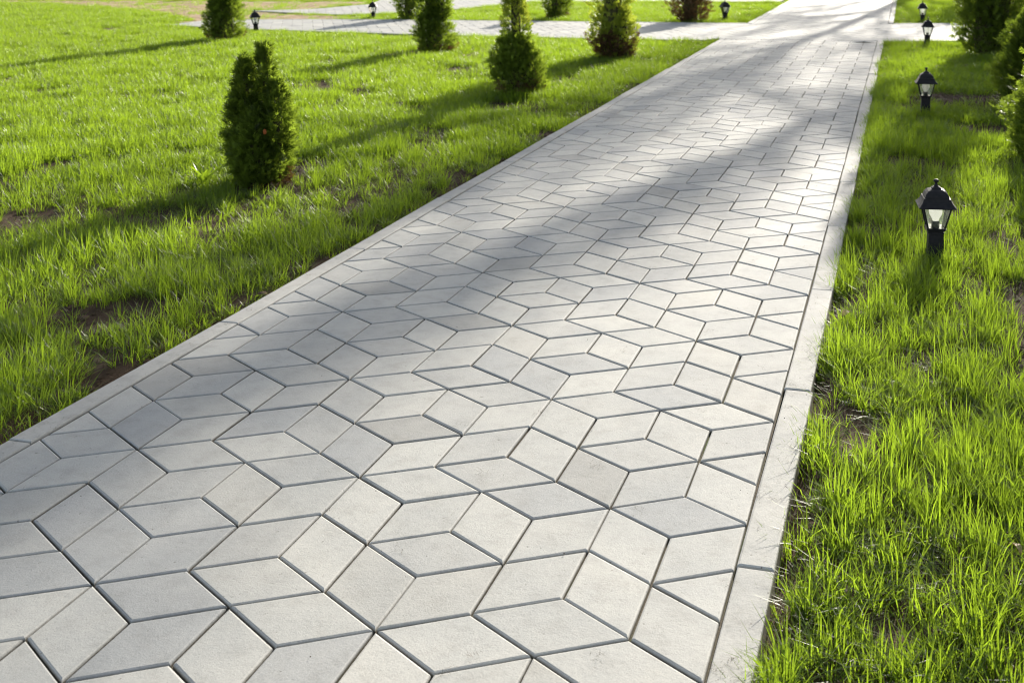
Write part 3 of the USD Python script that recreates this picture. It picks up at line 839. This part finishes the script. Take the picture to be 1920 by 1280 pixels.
LG = "black garden lanterns along the paths"
gzf = lambda x, y: float(ground_z(np.array([x]), np.array([y]))[0])
first = make_lantern((1.19, 3.12, gzf(1.19, 3.12) + 0.02), 6.0, "black garden lantern with a white bulb in the right lawn, nearest and largest of all", LG)
for (x, y, rz, dz, label) in (
        (1.215, 7.35, 4.0, 0.02, "black garden lantern on a bare patch of the right lawn, second nearest"),
        (1.33, 13.27, 3.0, 0.0, "black garden lantern at the right lawn's end, just before the cross path"),
        (1.33, 17.26, 2.0, 0.0, "black garden lantern on the grass beyond the cross path at the right"),
        (-9.14, 14.02, 38.0, 0.02, "black garden lantern beside the dark thuja at the far left corner of the lawn"),
        (-8.47, 16.86, 20.0, 0.0, "black garden lantern beyond the cross path at the left, before pale paving"),
        (-1.98, 17.34, 32.0, 0.0, "black garden lantern on the grass beyond the cross path, right of the brownish thuja")):
    o = thing("garden_lantern", (x, y, gzf(x, y) + dz), rz, label=label, cat="lamp", group=LG)
    UsdGeom.Xformable(o).AddRotateXYZOp().Set(Gf.Vec3f(2.2 * math.sin(x * 7 + y), 2.0 * math.cos(x * 5 - y), 0))
    o.GetReferences().AddInternalReference(first.GetPath())
    o.SetInstanceable(True)

# ---------------------------------------------------------------- small things on the grass
def leaf_card(L, W, seed):
    rng = np.random.default_rng(seed)
    t = np.linspace(0, 1, 7)
    w = W * np.sin(np.pi * t ** 0.8) ** 0.8
    z = 0.012 * np.sin(np.pi * t) + rng.normal(0, 0.001, 7)
    V = np.vstack([np.c_[t * L, -w / 2, z + 0.005], np.c_[t * L, np.zeros(7), z], np.c_[t * L, w / 2, z + 0.006]])
    F = []
    for r in range(2):
        for q in range(6):
            a = r * 7 + q
            F += [(a, a + 1, a + 8), (a, a + 8, a + 7)]
    return trimesh.Trimesh(V, np.array(F), process=False)


for k, (x, y, rz, L, label) in enumerate(((0.835, 2.14, 50, 0.045, "small tan fallen leaf lying by the right curb"), (1.32, 0.62, 130, 0.04, "tan fallen leaf among the grass at the lower right"))):
    t = part(None, "fallen_leaf", leaf_card(L, L * 0.5, 40 + k), TAN_LEAF, smooth=True)
    xf = UsdGeom.Xformable(t); xf.AddTranslateOp().Set(Gf.Vec3d(x, y, gzf(x, y) + 0.035)); xf.AddRotateXYZOp().Set(Gf.Vec3f(14, -12, rz))
    tag(t, label, "leaf")

wd = thing("broadleaf_weed", (-3.08, 3.86, gzf(-3.08, 3.86)), label="small broad-leaved weed in the grass left of the nearest dark thuja", cat="plant")
for k in range(9):
    m = leaf_card(0.15 + 0.03 * math.sin(k * 2.1), 0.036, 60 + k)
    m.apply_transform(trimesh.transformations.rotation_matrix(-0.75 - 0.25 * math.sin(k * 3.3), [0, 1, 0]))
    m.apply_transform(trimesh.transformations.rotation_matrix(k * 0.72, [0, 0, 1]))
    part(wd, "leaf", m, GRASS, smooth=True)


# ---------------------------------------------------------------- trees beyond the top of the frame (their shade lies on the path)
def tube(a, b, ra, rb, n=5):
    d = b - a
    L = np.linalg.norm(d); d = d / (L + 1e-9)
    s = np.cross(d, [0.3, 0.5, 0.81]); s /= np.linalg.norm(s) + 1e-9
    q = np.cross(d, s)
    an = np.arange(n) * 2 * math.pi / n
    ring = np.outer(np.cos(an), s) + np.outer(np.sin(an), q)
    V = np.vstack([a + ring * ra, b + ring * rb])
    i = np.arange(n); j = (i + 1) % n
    return V, np.vstack([np.c_[i, j, j + n], np.c_[i, j + n, i + n]])


def bare_tree(name, loc, height, spread, first_branch, nb, leaf, seed, label, leaf_size=0.09, depth=4, lean=0.0, clusters=70):
    rng = np.random.default_rng(seed)
    Vt_, Ft_, Vb, Fb, tips = [], [], [], [], []
    cnt = [0, 0]

    def add(a, b, ra, rb, trunk=False):
        v, f = tube(a, b, ra, rb)
        (Vt_ if trunk else Vb).append(v)
        (Ft_ if trunk else Fb).append(f + cnt[0 if trunk else 1])
        cnt[0 if trunk else 1] += len(v)

    def grow(a, d, L, r, lev):
        segs = 3
        for _ in range(segs):
            d = d + rng.normal(0, 0.13, 3) + np.array([0, 0, 0.06]); d /= np.linalg.norm(d)
            b = a + d * L / segs
            add(a, b, r, r * 0.80)
            r *= 0.80
            a = b
            tips.append((a, d, lev))
            if lev < depth:
                for _ in range(2 if lev < 3 else 1):
                    s = rng.normal(0, 1, 3); s -= d * (s @ d); s /= np.linalg.norm(s)
                    nd = d * 0.75 + s * rng.uniform(0.55, 0.95)
                    nd /= np.linalg.norm(nd)
                    grow(a, nd, L * rng.uniform(0.50, 0.68), r * 0.62, lev + 1)

    p = np.zeros(3)
    r = height * 0.014
    n = 9
    for k in range(n):
        q = np.array([lean * height * (k + 1) / n + 0.06 * height * math.sin(k * 0.8 + seed) * 0.12, 0.05 * height * math.cos(k * 0.9 + seed) * 0.12, height * (k + 1) / n])
        add(p, q, r, r * 0.86, True)
        r *= 0.86
        p = q
    for k in range(nb):
        t = first_branch + (1 - first_branch) * (k + 0.5) / nb
        az = k * 2.4 + rng.normal(0, 0.3)
        el = 0.35 + 0.7 * t
        d = np.array([math.cos(az) * math.cos(el), math.sin(az) * math.cos(el), math.sin(el)])
        grow(np.array([lean * height * t, 0, height * t]), d, spread * (1.15 - 0.7 * (t - first_branch) / (1 - first_branch)), height * 0.006, 1)
    tree = thing(name, (loc[0], loc[1], -0.06), label=label, cat="tree")
    part(tree, "trunk", trimesh.Trimesh(np.vstack(Vt_), np.vstack(Ft_), process=False), BARK, smooth=True)
    part(tree, "branches", trimesh.Trimesh(np.vstack(Vb), np.vstack(Fb), process=False), BARK, smooth=True)
    if leaf > 0:
        tp = [x for x in tips if x[2] >= depth - 1]
        P = np.array([x[0] for x in tp]); D = np.array([x[1] for x in tp])
        cl = rng.integers(0, len(P), clusters)
        idx = cl[rng.integers(0, len(cl), int(leaf))]
        P = P[idx] + rng.normal(0, 0.20, (len(idx), 3)); D = D[idx] + rng.normal(0, 0.5, (len(idx), 3)); D /= np.linalg.norm(D, axis=1)[:, None]
        part(tree, "crown", sprays(P, D, rng.normal(0, 1, (len(P), 3)), leaf_size * rng.uniform(0.7, 1.3, len(P)), rng), THUJA_MID)
    return tree


bare_tree("birch_tree", (3.3, 40.0), 13.0, 2.5, 0.46, 15, 5000, 5, "thinly leaved tree beyond the top of the frame, farthest from the path", leaf_size=0.12, clusters=260)
bare_tree("birch_tree", (2.0, 31.0), 14.0, 2.7, 0.58, 8, 1900, 6, "taller thinly leaved tree standing farther back beyond the top of the frame", leaf_size=0.12, clusters=110)
bare_tree("birch_tree", (6.3, 27.0), 11.2, 0.42, 0.64, 26, 2900, 7, "slender leaning tree beyond the top of the frame, to the right of the path", leaf_size=0.10, depth=3, lean=-0.39, clusters=130)
